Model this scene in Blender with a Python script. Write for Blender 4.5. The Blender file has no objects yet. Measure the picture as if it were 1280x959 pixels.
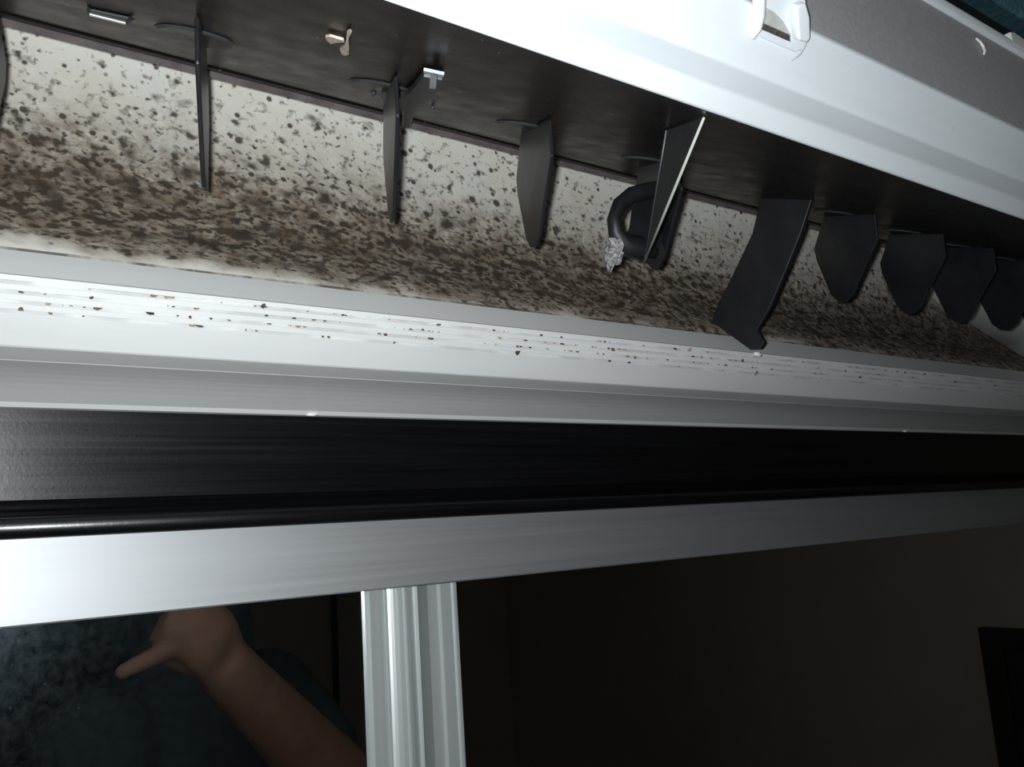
import bpy, bmesh, math, random
from mathutils import Vector, Matrix

random.seed(7)
SC = bpy.context.scene
COL = SC.collection
ZC = 2.30                       # height of the lens above the floor

# ------------------------------------------------------------------ camera
W, H = 1280.0, 959.0
CX, CY = 640.0, 479.5
VX = Vector((2131 - CX, -(567 - CY), 0))       # vanishing point of the wall's horizontals
VZ = Vector((220 - CX, -(-5800 - CY), 0))      # vanishing point of the verticals
F = math.sqrt(-(VX.x * VZ.x + VX.y * VZ.y))
ex = Vector((VX.x, VX.y, -F)).normalized()
ez = Vector((VZ.x, VZ.y, -F)).normalized()
ey = ez.cross(ex).normalized()
ROT = Matrix((ex, ey, ez))                     # camera direction -> world direction
cam_d = bpy.data.cameras.new('camera')
cam_d.sensor_width = 36.0
cam_d.lens = 36.0 * F / W
cam_d.clip_start = 0.001
cam = bpy.data.objects.new('camera', cam_d)
COL.objects.link(cam)
cam.matrix_world = Matrix.Translation((0, 0, ZC)) @ ROT.to_4x4()
SC.camera = cam

# ------------------------------------------------------------------ world, flash, exposure
wd = bpy.data.worlds.new('world'); SC.world = wd
wd.use_nodes = True
wd.node_tree.nodes['Background'].inputs['Color'].default_value = (0.6, 0.7, 1.0, 1)
wd.node_tree.nodes['Background'].inputs['Strength'].default_value = 0.0

fl = bpy.data.lights.new('phone_flash_offscreen', 'AREA')     # the flash LED of the phone that took the picture
fl.shape = 'DISK'; fl.size = 0.006
fl.energy = 1.2
fl.color = (0.93, 0.975, 1.0)
flo = bpy.data.objects.new('phone_flash_offscreen', fl); COL.objects.link(flo)
flo.matrix_world = Matrix.Translation(Vector((0, 0, ZC)) + ROT @ Vector((-0.006, 0.004, -0.001))) @ ROT.to_4x4()

SC.view_settings.view_transform = 'Standard'
SC.view_settings.look = 'None'
SC.view_settings.gamma = 1.0
SC.view_settings.use_curve_mapping = False
SC.view_settings.exposure = 0.0
try:
    SC.cycles.caustics_reflective = True      # the mirror doors throw the flash back into the room
    SC.cycles.blur_glossy = 1.0
    SC.cycles.caustics_refractive = False
except Exception:
    pass

# ------------------------------------------------------------------ pixel helpers
def ray(x, y):
    return ROT @ Vector(((x - CX) / F, -(y - CY) / F, -1.0))
def on_y(px, Y):
    w = ray(*px); k = Y / w.y; return Vector((k * w.x, Y, k * w.z))
def on_x(px, X):
    w = ray(*px); k = X / w.x; return w * k
def on_plane(px, p, n):
    w = ray(*px); n = Vector(n); k = Vector(p).dot(n) / w.dot(n); return w * k
def yz(Y, deg):
    return (Y, Y * math.tan(math.radians(deg)))

# ------------------------------------------------------------------ materials
def nt(name):
    m = bpy.data.materials.new(name); m.use_nodes = True
    t = m.node_tree
    return m, t, t.nodes['Principled BSDF']
def N(t, typ, **kw):
    n = t.nodes.new(typ)
    for k, v in kw.items(): setattr(n, k, v)
    return n
def ramp(t, fac, stops, interp='LINEAR'):
    r = N(t, 'ShaderNodeValToRGB'); r.color_ramp.interpolation = interp
    e = r.color_ramp.elements
    while len(e) < len(stops): e.new(0.5)
    for el, (p, c) in zip(e, stops):
        el.position = p; el.color = c if len(c) == 4 else (*c, 1)
    t.links.new(fac, r.inputs['Fac']); return r
def math_n(t, op, a, b=None, c=None, clamp=False):
    n = N(t, 'ShaderNodeMath', operation=op, use_clamp=clamp)
    for i, v in enumerate((a, b, c)):
        if v is None: continue
        if isinstance(v, (int, float)): n.inputs[i].default_value = v
        else: t.links.new(v, n.inputs[i])
    return n.outputs[0]
def mixc(t, fac, a, b):
    n = N(t, 'ShaderNodeMix', data_type='RGBA')
    for s, v in ((n.inputs['Factor'], fac), (n.inputs['A'], a), (n.inputs['B'], b)):
        if isinstance(v, (int, float)): s.default_value = v
        elif isinstance(v, tuple): s.default_value = (*v[:3], 1)
        else: t.links.new(v, s)
    return n.outputs['Result']
def noise(t, vec, scale, detail=3, rough=0.55):
    n = N(t, 'ShaderNodeTexNoise'); n.inputs['Scale'].default_value = scale
    n.inputs['Detail'].default_value = detail; n.inputs['Roughness'].default_value = rough
    t.links.new(vec, n.inputs['Vector']); return n.outputs['Fac']
def geo(t): return N(t, 'ShaderNodeNewGeometry').outputs['Position']
def mapped(t, vec, scale):
    n = N(t, 'ShaderNodeMapping'); n.inputs['Scale'].default_value = scale
    t.links.new(vec, n.inputs['Vector']); return n.outputs['Vector']
def bump(t, b, h, strength, dist):
    n = N(t, 'ShaderNodeBump'); n.inputs['Strength'].default_value = strength
    n.inputs['Distance'].default_value = dist
    t.links.new(h, n.inputs['Height']); t.links.new(n.outputs['Normal'], b.inputs['Normal'])

def plain(name, col, rough=0.5, metal=0.0, var=0.06, scale=60, spec=0.5):
    m, t, b = nt(name)
    f = noise(t, geo(t), scale)
    lo = tuple(c * (1 - var) for c in col); hi = tuple(min(1, c * (1 + var)) for c in col)
    r = ramp(t, f, [(0.3, lo), (0.7, hi)])
    t.links.new(r.outputs['Color'], b.inputs['Base Color'])
    b.inputs['Roughness'].default_value = rough; b.inputs['Metallic'].default_value = metal
    b.inputs['Specular IOR Level'].default_value = spec
    return m

def white_plastic(name, col, rough=0.38, grime=0.5):
    m, t, b = nt(name)
    p = geo(t)
    f = noise(t, mapped(t, p, (6, 40, 40)), 3.0, 4)
    base = ramp(t, f, [(0.35, tuple(c * 0.95 for c in col)), (0.7, col)]).outputs['Color']
    sp = noise(t, p, 420, 2)
    sm = ramp(t, sp, [(0.72, (0, 0, 0)), (0.79, (grime, grime, grime))]).outputs['Color']
    big = noise(t, p, 22, 3)
    bm_ = ramp(t, big, [(0.52, (0, 0, 0)), (0.68, (1, 1, 1))]).outputs['Color']
    fac = math_n(t, 'MULTIPLY', sm, bm_)
    c = mixc(t, fac, base, (0.33, 0.26, 0.18))
    t.links.new(c, b.inputs['Base Color']); b.inputs['Roughness'].default_value = rough
    return m

M = {}
M['white'] = white_plastic('white_plastic', (0.82, 0.835, 0.83))
M['frame_white'] = white_plastic('front_frame_plastic', (0.78, 0.83, 0.86), 0.42, 0.6)

def grey_face():
    m, t, b = nt('grey_textured_plastic')
    p = geo(t)
    f = noise(t, p, 500, 4, 0.7)
    c = ramp(t, f, [(0.3, (0.37, 0.37, 0.39)), (0.7, (0.47, 0.47, 0.49))]).outputs['Color']
    t.links.new(c, b.inputs['Base Color']); b.inputs['Roughness'].default_value = 0.65
    bump(t, b, f, 0.15, 0.0004); return m
M['grey_face'] = grey_face()

def grooved():
    m, t, b = nt('groove_dirt')
    p = geo(t)
    f = noise(t, mapped(t, p, (60, 300, 300)), 1.0, 4, 0.7)
    c = ramp(t, f, [(0.36, (0.05, 0.035, 0.02)), (0.46, (0.20, 0.15, 0.10)), (0.54, (0.80, 0.81, 0.80))]).outputs['Color']
    t.links.new(c, b.inputs['Base Color']); b.inputs['Roughness'].default_value = 0.7
    return m
M['groove'] = grooved()

def mould():
    """white duct plastic with black mould spots; u = metres along the unit, v = metres up the duct wall"""
    m, t, b = nt('mouldy_white_plastic')
    uv = N(t, 'ShaderNodeUVMap').outputs['UV']
    sx = N(t, 'ShaderNodeSeparateXYZ'); t.links.new(uv, sx.inputs[0])
    u, v0 = sx.outputs['X'], sx.outputs['Y']
    wob = noise(t, uv, 28, 3)
    wob2 = noise(t, uv, 140, 2)
    v = math_n(t, 'ADD', v0, math_n(t, 'MULTIPLY', math_n(t, 'SUBTRACT', wob, 0.5), 0.022))
    v = math_n(t, 'ADD', v, math_n(t, 'MULTIPLY', math_n(t, 'SUBTRACT', wob2, 0.5), 0.008))
    v = math_n(t, 'ADD', v, math_n(t, 'MINIMUM', math_n(t, 'MAXIMUM', math_n(t, 'MULTIPLY', math_n(t, 'SUBTRACT', u, 0.03), 0.04), 0.0), 0.007))   # growth creeps lower along the unit
    vn = math_n(t, 'MULTIPLY', v, 8.0)                       # 0.125 m of wall -> 0..1
    dens = ramp(t, vn, [(0.0, (0, 0, 0)), (0.045, (0.02, 0.02, 0.02)), (0.085, (0.72, 0.72, 0.72)), (0.20, (0.95, 0.95, 0.95)),
                        (0.36, (0.95, 0.95, 0.95)), (0.50, (0.82, 0.82, 0.82)), (0.64, (0.64, 0.64, 0.64)), (0.85, (0.50, 0.50, 0.50))]).outputs['Color']
    def spots(scale, stretch, hard, off):
        vec = mapped(t, uv, (stretch, 1, 1))
        f = noise(t, vec, scale, 2.5, 0.5)
        th = math_n(t, 'SUBTRACT', off, math_n(t, 'MULTIPLY', dens, 0.30))
        return math_n(t, 'MULTIPLY', math_n(t, 'SUBTRACT', f, th), hard, clamp=True)
    s1 = spots(195, 0.9, 8, 0.755)
    s2 = spots(370, 0.9, 7, 0.755)
    s3 = spots(105, 0.8, 7, 0.80)
    vor = N(t, 'ShaderNodeTexVoronoi'); vor.inputs['Scale'].default_value = 150; vor.inputs['Randomness'].default_value = 1
    wv = noise(t, uv, 320, 2)
    cmb = N(t, 'ShaderNodeVectorMath', operation='ADD'); t.links.new(uv, cmb.inputs[0])
    sc = N(t, 'ShaderNodeVectorMath', operation='SCALE'); sc.inputs['Scale'].default_value = 0.0
    nc = N(t, 'ShaderNodeTexNoise'); nc.inputs['Scale'].default_value = 300; t.links.new(uv, nc.inputs['Vector'])
    t.links.new(nc.outputs['Color'], sc.inputs[0]); t.links.new(sc.outputs[0], cmb.inputs[1])
    t.links.new(cmb.outputs[0], vor.inputs['Vector'])
    rad = math_n(t, 'MULTIPLY', math_n(t, 'SUBTRACT', N_rand(t, vor), 0.42), 0.55)
    rad = math_n(t, 'MULTIPLY', rad, math_n(t, 'ADD', math_n(t, 'MULTIPLY', dens, 0.5), 0.75))
    s4 = math_n(t, 'MULTIPLY', math_n(t, 'SUBTRACT', rad, vor.outputs['Distance']), 9.0, clamp=True)
    s4 = math_n(t, 'MULTIPLY', s4, math_n(t, 'MULTIPLY', dens, 3.0, clamp=True))
    vor2 = N(t, 'ShaderNodeTexVoronoi'); vor2.inputs['Scale'].default_value = 235
    t.links.new(cmb.outputs[0], vor2.inputs['Vector'])
    rad2 = math_n(t, 'MULTIPLY', math_n(t, 'SUBTRACT', N_rand(t, vor2), 0.35), 0.62)
    rad2 = math_n(t, 'MULTIPLY', rad2, math_n(t, 'ADD', math_n(t, 'MULTIPLY', dens, 0.6), 0.55))
    s5 = math_n(t, 'MULTIPLY', math_n(t, 'SUBTRACT', rad2, vor2.outputs['Distance']), 7.0, clamp=True)
    s5 = math_n(t, 'MULTIPLY', s5, math_n(t, 'MULTIPLY', dens, 3.0, clamp=True))
    s = math_n(t, 'MAXIMUM', math_n(t, 'MAXIMUM', s1, s2), math_n(t, 'MAXIMUM', s3, math_n(t, 'MAXIMUM', s4, s5)))
    # a film of brown-grey growth under the spots
    film = ramp(t, vn, [(0.03, (0, 0, 0)), (0.085, (0.85, 0.85, 0.85)), (0.18, (1.1, 1.1, 1.1)), (0.42, (1.1, 1.1, 1.1)), (0.55, (0.74, 0.74, 0.74)), (0.69, (0.30, 0.30, 0.30)), (0.84, (0.04, 0.04, 0.04))]).outputs['Color']
    fn = noise(t, mapped(t, uv, (0.8, 1, 1)), 170, 6, 0.75)
    film = math_n(t, 'MULTIPLY', film, ramp(t, fn, [(0.32, (0.62, 0.62, 0.62)), (0.58, (1.2, 1.2, 1.2))]).outputs['Color'], clamp=True)
    clean = ramp(t, noise(t, uv, 45, 3), [(0.35, (0.80, 0.77, 0.67)), (0.65, (0.83, 0.82, 0.76))]).outputs['Color']
    brown = ramp(t, noise(t, uv, 80, 3), [(0.35, (0.20, 0.155, 0.115)), (0.65, (0.35, 0.30, 0.24))]).outputs['Color']
    c = mixc(t, film, clean, brown)
    dark = ramp(t, noise(t, uv, 120, 2), [(0.35, (0.030, 0.022, 0.018)), (0.6, (0.055, 0.04, 0.028)), (0.75, (0.10, 0.06, 0.03))]).outputs['Color']
    c = mixc(t, math_n(t, 'MULTIPLY', s, 0.91), c, dark)
    # dirt caught in the joint with the lower housing
    seam = math_n(t, 'MULTIPLY', math_n(t, 'SUBTRACT', math_n(t, 'ADD', 0.0022, math_n(t, 'MULTIPLY', noise(t, mapped(t, uv, (0.12, 1, 1)), 220, 3), 0.0014)), v0), 3000.0, clamp=True)
    patch = ramp(t, noise(t, mapped(t, uv, (1, 0, 0)), 45, 4, 0.65), [(0.40, (0, 0, 0)), (0.55, (0.85, 0.85, 0.85))]).outputs['Color']
    c = mixc(t, math_n(t, 'MULTIPLY', seam, patch), c, (0.10, 0.08, 0.07))
    t.links.new(c, b.inputs['Base Color']); b.inputs['Roughness'].default_value = 0.6
    b.inputs['Specular IOR Level'].default_value = 0.3
    bump(t, b, s, 0.25, 0.0006)
    return m
def N_rand(t, vor):
    s = N(t, 'ShaderNodeSeparateColor'); t.links.new(vor.outputs['Color'], s.inputs[0]); return s.outputs[0]
M['mould'] = mould()

def dark_panel():
    m, t, b = nt('dark_duct_plastic')
    p = geo(t)
    f = noise(t, mapped(t, p, (4, 60, 60)), 3.0, 5, 0.65)
    base = ramp(t, f, [(0.3, (0.006, 0.0055, 0.0055)), (0.7, (0.014, 0.012, 0.011))]).outputs['Color']
    sp = noise(t, p, 700, 1)
    dust = ramp(t, sp, [(0.755, (0, 0, 0)), (0.80, (1, 1, 1))]).outputs['Color']
    c = mixc(t, math_n(t, 'MULTIPLY', dust, 0.5), base, (0.5, 0.48, 0.45))
    t.links.new(c, b.inputs['Base Color'])
    r = ramp(t, noise(t, p, 90, 3), [(0.3, (0.26, 0.26, 0.26)), (0.7, (0.40, 0.40, 0.40))]).outputs['Color']
    t.links.new(r, b.inputs['Roughness']); b.inputs['Specular IOR Level'].default_value = 0.26
    return m
M['dark'] = dark_panel()
M['edge_strip'] = plain('duct_edge_strip', (0.12, 0.10, 0.098), 0.45, var=0.3, scale=120)
M['vane'] = plain('vane_plastic', (0.013, 0.0135, 0.0165), 0.34, var=0.25, scale=90)
M['strut'] = plain('strut_plastic', (0.011, 0.011, 0.013), 0.5, var=0.3, scale=90)
M['link'] = plain('linkage_plastic', (0.040, 0.044, 0.046), 0.4, var=0.2)
M['pale_grey'] = plain('pale_grey_plastic', (0.42, 0.45, 0.50), 0.4)
M['white_bit'] = plain('white_bit', (0.80, 0.80, 0.78), 0.5)
M['black'] = plain('plain_black', (0.006, 0.006, 0.007), 0.7)  # also blackens the block painted as the recess below the coil
M['slot_dirt'] = plain('dirty_slot', (0.055, 0.05, 0.045), 0.8, var=0.5, scale=700)
M['web_grey'] = plain('clip_web', (0.46, 0.48, 0.45), 0.6, var=0.1, scale=400)
M['flake'] = plain('dried_flake', (0.52, 0.43, 0.34), 0.8, var=0.35, scale=900)
M['fluff'] = plain('grey_fluff', (0.22, 0.21, 0.215), 0.9, var=0.6, scale=900)
def grime_mat():
    m, t, b = nt('brown_grime')
    c = ramp(t, noise(t, geo(t), 160, 2), [(0.36, (0.03, 0.022, 0.018)), (0.5, (0.14, 0.09, 0.05)), (0.62, (0.42, 0.31, 0.19))]).outputs['Color']
    t.links.new(c, b.inputs['Base Color']); b.inputs['Roughness'].default_value = 0.9; return m
M['grime'] = grime_mat()
M['edge_glint'] = plain('painted_edge_glint', (0.46, 0.46, 0.43), 0.4)  # highlight along the drive vane's edge, put in as colour

def coil_mat():
    m, t, b = nt('teal_coil_fins')
    p = geo(t)
    f = noise(t, mapped(t, p, (900, 120, 120)), 1.0, 3)
    c = ramp(t, f, [(0.3, (0.025, 0.065, 0.08)), (0.7, (0.07, 0.16, 0.19))]).outputs['Color']
    t.links.new(c, b.inputs['Base Color']); b.inputs['Roughness'].default_value = 0.5
    b.inputs['Metallic'].default_value = 0.2
    return m
M['coil'] = coil_mat()

def fascia_mat():
    m, t, b = nt('black_satin_fascia')
    p = geo(t)
    f = noise(t, mapped(t, p, (8, 500, 500)), 1.0, 4, 0.65)
    g = noise(t, p, 800, 2)
    c = ramp(t, f, [(0.3, (0.0025, 0.0025, 0.003)), (0.7, (0.006, 0.006, 0.007))]).outputs['Color']
    t.links.new(c, b.inputs['Base Color'])
    rr = math_n(t, 'ADD', math_n(t, 'MULTIPLY', f, 0.16), 0.22)
    t.links.new(rr, b.inputs['Roughness'])
    bump(t, b, math_n(t, 'ADD', f, g), 0.06, 0.0004)
    return m
M['fascia'] = fascia_mat()

def alu(name, col, rough, metal, stretch):
    m, t, b = nt(name)
    p = geo(t)
    f = noise(t, mapped(t, p, stretch), 1.0, 4, 0.6)
    c = ramp(t, f, [(0.3, tuple(x * 0.93 for x in col)), (0.7, col)]).outputs['Color']
    t.links.new(c, b.inputs['Base Color'])
    b.inputs['Metallic'].default_value = metal
    rr = math_n(t, 'ADD', math_n(t, 'MULTIPLY', f, 0.12), rough - 0.06)
    t.links.new(rr, b.inputs['Roughness'])
    return m
M['rail'] = alu('anodised_rail', (0.61, 0.63, 0.645), 0.56, 0.86, (5, 400, 400))
M['stile'] = alu('anodised_stile', (0.72, 0.76, 0.76), 0.38, 0.55, (400, 400, 5))

def mirror_mat():
    m = bpy.data.materials.new('mirror_glass'); m.use_nodes = True
    t = m.node_tree; t.nodes.clear()
    o = N(t, 'ShaderNodeOutputMaterial')
    g1 = N(t, 'ShaderNodeBsdfGlossy'); g1.inputs['Roughness'].default_value = 0.0
    g1.inputs['Color'].default_value = (0.89, 0.90, 0.88, 1)
    g2 = N(t, 'ShaderNodeBsdfGlossy'); g2.inputs['Roughness'].default_value = 0.20
    g2.inputs['Color'].default_value = (0.62, 0.82, 0.92, 1)
    p = geo(t)
    f = noise(t, p, 260, 3, 0.7)
    k = ramp(t, f, [(0.30, (0.020, 0.020, 0.020)), (0.74, (0.13, 0.13, 0.13))]).outputs['Color']
    mx = N(t, 'ShaderNodeMixShader'); t.links.new(k, mx.inputs[0])
    t.links.new(g1.outputs[0], mx.inputs[1]); t.links.new(g2.outputs[0], mx.inputs[2])
    # sparse dust specks
    d = N(t, 'ShaderNodeBsdfDiffuse'); d.inputs['Color'].default_value = (0.6, 0.62, 0.6, 1)
    s = noise(t, p, 330, 1)
    big = noise(t, p, 30, 2)
    sk = math_n(t, 'MULTIPLY', ramp(t, s, [(0.74, (0, 0, 0)), (0.80, (0.10, 0.10, 0.10))]).outputs['Color'],
                ramp(t, big, [(0.5, (0, 0, 0)), (0.65, (1, 1, 1))]).outputs['Color'])
    mx2 = N(t, 'ShaderNodeMixShader'); t.links.new(sk, mx2.inputs[0])
    t.links.new(mx.outputs[0], mx2.inputs[1]); t.links.new(d.outputs[0], mx2.inputs[2])
    t.links.new(mx2.outputs[0], o.inputs['Surface'])
    return m
M['mirror'] = mirror_mat()
M['wall'] = plain('beige_wall', (0.68, 0.60, 0.49), 0.9, var=0.05, scale=8)
M['ceiling'] = plain('white_ceiling', (0.82, 0.81, 0.78), 0.9, var=0.03, scale=8)
M['floor'] = plain('brown_floor', (0.20, 0.13, 0.08), 0.5, var=0.25, scale=12)
M['dark_wood'] = plain('dark_door_wood', (0.030, 0.020, 0.016), 0.5, var=0.3, scale=20)
M['carcass'] = plain('wardrobe_board', (0.10, 0.09, 0.08), 0.6)
M['night'] = plain('night_glass', (0.012, 0.010, 0.011), 0.1)
def blind_mat():
    m, t, b = nt('teal_patterned_cloth')
    f = noise(t, geo(t), 14, 3, 0.6)
    c = ramp(t, f, [(0.36, (0.12, 0.30, 0.34)), (0.5, (0.26, 0.50, 0.54)), (0.6, (0.18, 0.40, 0.44)), (0.64, (0.70, 0.70, 0.58))]).outputs['Color']
    t.links.new(c, b.inputs['Base Color']); b.inputs['Roughness'].default_value = 0.9
    return m
M['blind'] = blind_mat()
M['skin'] = plain('skin', (0.50, 0.27, 0.19), 0.55, var=0.12, scale=40)
M['shirt'] = plain('dark_teal_cloth', (0.065, 0.098, 0.104), 0.9, var=0.2, scale=30)
M['trousers'] = plain('dark_trousers', (0.03, 0.03, 0.045), 0.9, var=0.2, scale=30)
M['hair'] = plain('dark_hair', (0.012, 0.009, 0.008), 0.5, var=0.3, scale=200)
M['phone'] = plain('phone_shell', (0.02, 0.02, 0.025), 0.3)
M['steel'] = plain('stool_steel', (0.45, 0.45, 0.46), 0.4, metal=0.9)

# ------------------------------------------------------------------ mesh helpers
def up(p): return (p[0], p[1], p[2] + ZC)
def link(name, me, mat, parent=None, smooth=False):
    o = bpy.data.objects.new(name, me); COL.objects.link(o)
    if mat is not None:
        for mm in (mat if isinstance(mat, (list, tuple)) else [mat]): me.materials.append(mm)
    if smooth:
        for p in me.polygons: p.use_smooth = True
    if parent is not None: adopt(o, parent)
    return o
def adopt(o, parent):
    o.parent = parent
    o.matrix_parent_inverse = world_of(parent).inverted()
def world_of(o):
    m = o.matrix_basis.copy()
    if o.parent: m = world_of(o.parent) @ o.matrix_parent_inverse @ m
    return m
def pd(name, vs, fs, mat, parent=None, smooth=False, fix=True):
    me = bpy.data.meshes.new(name); me.from_pydata([up(v) for v in vs], [], fs)
    if fix:
        bm = bmesh.new(); bm.from_mesh(me); bmesh.ops.recalc_face_normals(bm, faces=bm.faces); bm.to_mesh(me); bm.free()
    me.update()
    return link(name, me, mat, parent, smooth)
def empty(name, loc):
    o = bpy.data.objects.new(name, None); COL.objects.link(o); o.location = up(loc)
    o.empty_display_size = 0.05; return o
def tag(o, label, cat, group=None):
    o['label'] = label; o['category'] = cat
    if group: o['group'] = group
    return o
def struct(o): o['kind'] = 'structure'; return o
def sect(name, poly, x0, x1, mat, parent=None, bevel=0, smooth=False, face_mats=None):
    """closed (Y,Z) polygon extruded along X"""
    n = len(poly)
    vs = [(x0, y, z) for y, z in poly] + [(x1, y, z) for y, z in poly]
    fs = [(i, (i + 1) % n, n + (i + 1) % n, n + i) for i in range(n)]
    fs += [tuple(range(n)), tuple(range(2 * n - 1, n - 1, -1))]
    o = pd(name, vs, fs, mat, parent)
    if face_mats:
        for i, k in face_mats.items(): o.data.polygons[i].material_index = k
    if bevel: bev(o, bevel)
    return o
def bev(o, w, seg=2, ang=30):
    b = o.modifiers.new('bevel', 'BEVEL'); b.width = w; b.segments = seg; b.limit_method = 'ANGLE'; b.angle_limit = math.radians(ang)
    b.harden_normals = False
    for p in o.data.polygons: p.use_smooth = True
    w_ = o.modifiers.new('wn', 'WEIGHTED_NORMAL'); w_.keep_sharp = False
def box(name, c, s, mat, parent=None, bevel=0, rot=None):
    vs = []
    for dx in (-.5, .5):
        for dy in (-.5, .5):
            for dz in (-.5, .5):
                v = Vector((dx * s[0], dy * s[1], dz * s[2]))
                if rot is not None: v = rot @ v
                vs.append(tuple(Vector(c) + v))
    fs = [(0, 1, 3, 2), (4, 6, 7, 5), (0, 4, 5, 1), (2, 3, 7, 6), (0, 2, 6, 4), (1, 5, 7, 3)]
    o = pd(name, vs, fs, mat, parent)
    if bevel: bev(o, bevel)
    return o
def prism(name, pts, off, mat, parent=None, bevel=0):
    """polygon of 3D points, thickened by vector off"""
    n = len(pts); off = Vector(off)
    vs = [tuple(Vector(p)) for p in pts] + [tuple(Vector(p) + off) for p in pts]
    fs = [(i, (i + 1) % n, n + (i + 1) % n, n + i) for i in range(n)]
    fs += [tuple(range(n)), tuple(range(2 * n - 1, n - 1, -1))]
    o = pd(name, vs, fs, mat, parent)
    if bevel: bev(o, bevel)
    return o
def tube(name, pts, r, mat, parent=None, seg=8):
    pts = [Vector(p) for p in pts]; n = len(pts); vs = []; fs = []
    rr = r if isinstance(r, (list, tuple)) else [r] * n
    prev = None
    for i, p in enumerate(pts):
        d = (pts[min(i + 1, n - 1)] - pts[max(i - 1, 0)]).normalized()
        a = (prev - d * prev.dot(d)).normalized() if prev is not None else d.orthogonal().normalized()
        prev = a; b_ = d.cross(a)
        for k in range(seg):
            t = 2 * math.pi * k / seg
            vs.append(tuple(p + (a * math.cos(t) + b_ * math.sin(t)) * rr[i]))
    for i in range(n - 1):
        for k in range(seg):
            fs.append((i * seg + k, i * seg + (k + 1) % seg, (i + 1) * seg + (k + 1) % seg, (i + 1) * seg + k))
    fs += [tuple(range(seg)), tuple(range((n - 1) * seg, n * seg))]
    return pd(name, vs, fs, mat, parent, smooth=True)
def disc(name, c, u, v, r, th, mat, parent=None, seg=28):
    u = Vector(u); v = Vector(v); nrm = u.cross(v).normalized()
    pts = [Vector(c) + (u * math.cos(2 * math.pi * k / seg) + v * math.sin(2 * math.pi * k / seg)) * r for k in range(seg)]
    return prism(name, pts, nrm * th, mat, parent)
def lump(vs, fs, c, r, jit=0.35, squash=(1, 1, 1)):
    b0 = len(vs)
    t = (1 + 5 ** .5) / 2
    P = [(-1, t, 0), (1, t, 0), (-1, -t, 0), (1, -t, 0), (0, -1, t), (0, 1, t), (0, -1, -t), (0, 1, -t), (t, 0, -1), (t, 0, 1), (-t, 0, -1), (-t, 0, 1)]
    FI = [(0, 11, 5), (0, 5, 1), (0, 1, 7), (0, 7, 10), (0, 10, 11), (1, 5, 9), (5, 11, 4), (11, 10, 2), (10, 7, 6), (7, 1, 8),
          (3, 9, 4), (3, 4, 2), (3, 2, 6), (3, 6, 8), (3, 8, 9), (4, 9, 5), (2, 4, 11), (6, 2, 10), (8, 6, 7), (9, 8, 1)]
    for p in P:
        v = Vector(p).normalized() * r * (1 + random.uniform(-jit, jit))
        vs.append((c[0] + v.x * squash[0], c[1] + v.y * squash[1], c[2] + v.z * squash[2]))
    fs += [tuple(b0 + i for i in f) for f in FI]

# ================================================================== the room
MIR = 0.352                    # plane of the mirror doors
XL, XR, YB = -1.60, 2.21, -2.40
FL, CE = -ZC, 0.44
struct(box('floor', ((XL + XR) / 2, (YB + 1.0) / 2, FL - 0.05), (XR - XL + 0.4, 1.0 - YB + 0.4, 0.1), M['floor']))
struct(box('ceiling', ((XL + XR) / 2, (YB + 1.0) / 2, CE + 0.05), (XR - XL + 0.4, 1.0 - YB + 0.4, 0.1), M['ceiling']))
struct(box('wall_back', ((XL + XR) / 2, YB - 0.05, (FL + CE) / 2), (XR - XL, 0.1, CE - FL), M['wall']))
struct(box('wall_left', (XL - 0.05, (YB + 1.0) / 2, (FL + CE) / 2), (0.1, 1.0 - YB, CE - FL), M['wall']))
struct(box('wall_right', (XR + 0.05, (YB + 1.0) / 2, (FL + CE) / 2), (0.1, 1.0 - YB, CE - FL), M['wall']))
struct(box('wall_front', ((XL + XR) / 2, 0.335 + 0.055, (0.0535 + CE) / 2), (XR - XL, 0.11, CE - 0.0535), M['wall']))
struct(box('trim_1', (1.405, YB + 0.008, (FL + CE) / 2), (0.020, 0.016, CE - FL - 0.01), M['black']))

# door in the right wall (seen dimly in the mirror)
d1 = struct(empty('door_1', (XR, -0.05, FL)))
y0, y1, zt = -0.385, 0.28, -0.300
prism('door_leaf', [(XR - 0.012, y0 + 0.05, FL), (XR - 0.012, y1 - 0.05, FL), (XR - 0.012, y1 - 0.05, zt - 0.05), (XR - 0.012, y0 + 0.05, zt - 0.05)], (0.010, 0, 0), M['dark_wood'], d1)
box('door_jamb', (XR - 0.015, y0 + 0.025, (FL + zt) / 2), (0.028, 0.05, zt - FL), M['dark_wood'], d1, 0.003)
box('door_jamb', (XR - 0.015, y1 - 0.025, (FL + zt) / 2), (0.028, 0.05, zt - FL), M['dark_wood'], d1, 0.003)
box('door_head', (XR - 0.015, (y0 + y1) / 2, zt - 0.025), (0.029, y1 - y0 - 0.1, 0.05), M['dark_wood'], d1, 0.003)
tube('door_handle', [(XR - 0.014, y0 + 0.09, FL + 1.0), (XR - 0.06, y0 + 0.09, FL + 1.0), (XR - 0.06, y0 + 0.19, FL + 1.0)], 0.008, M['steel'], d1)

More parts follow.
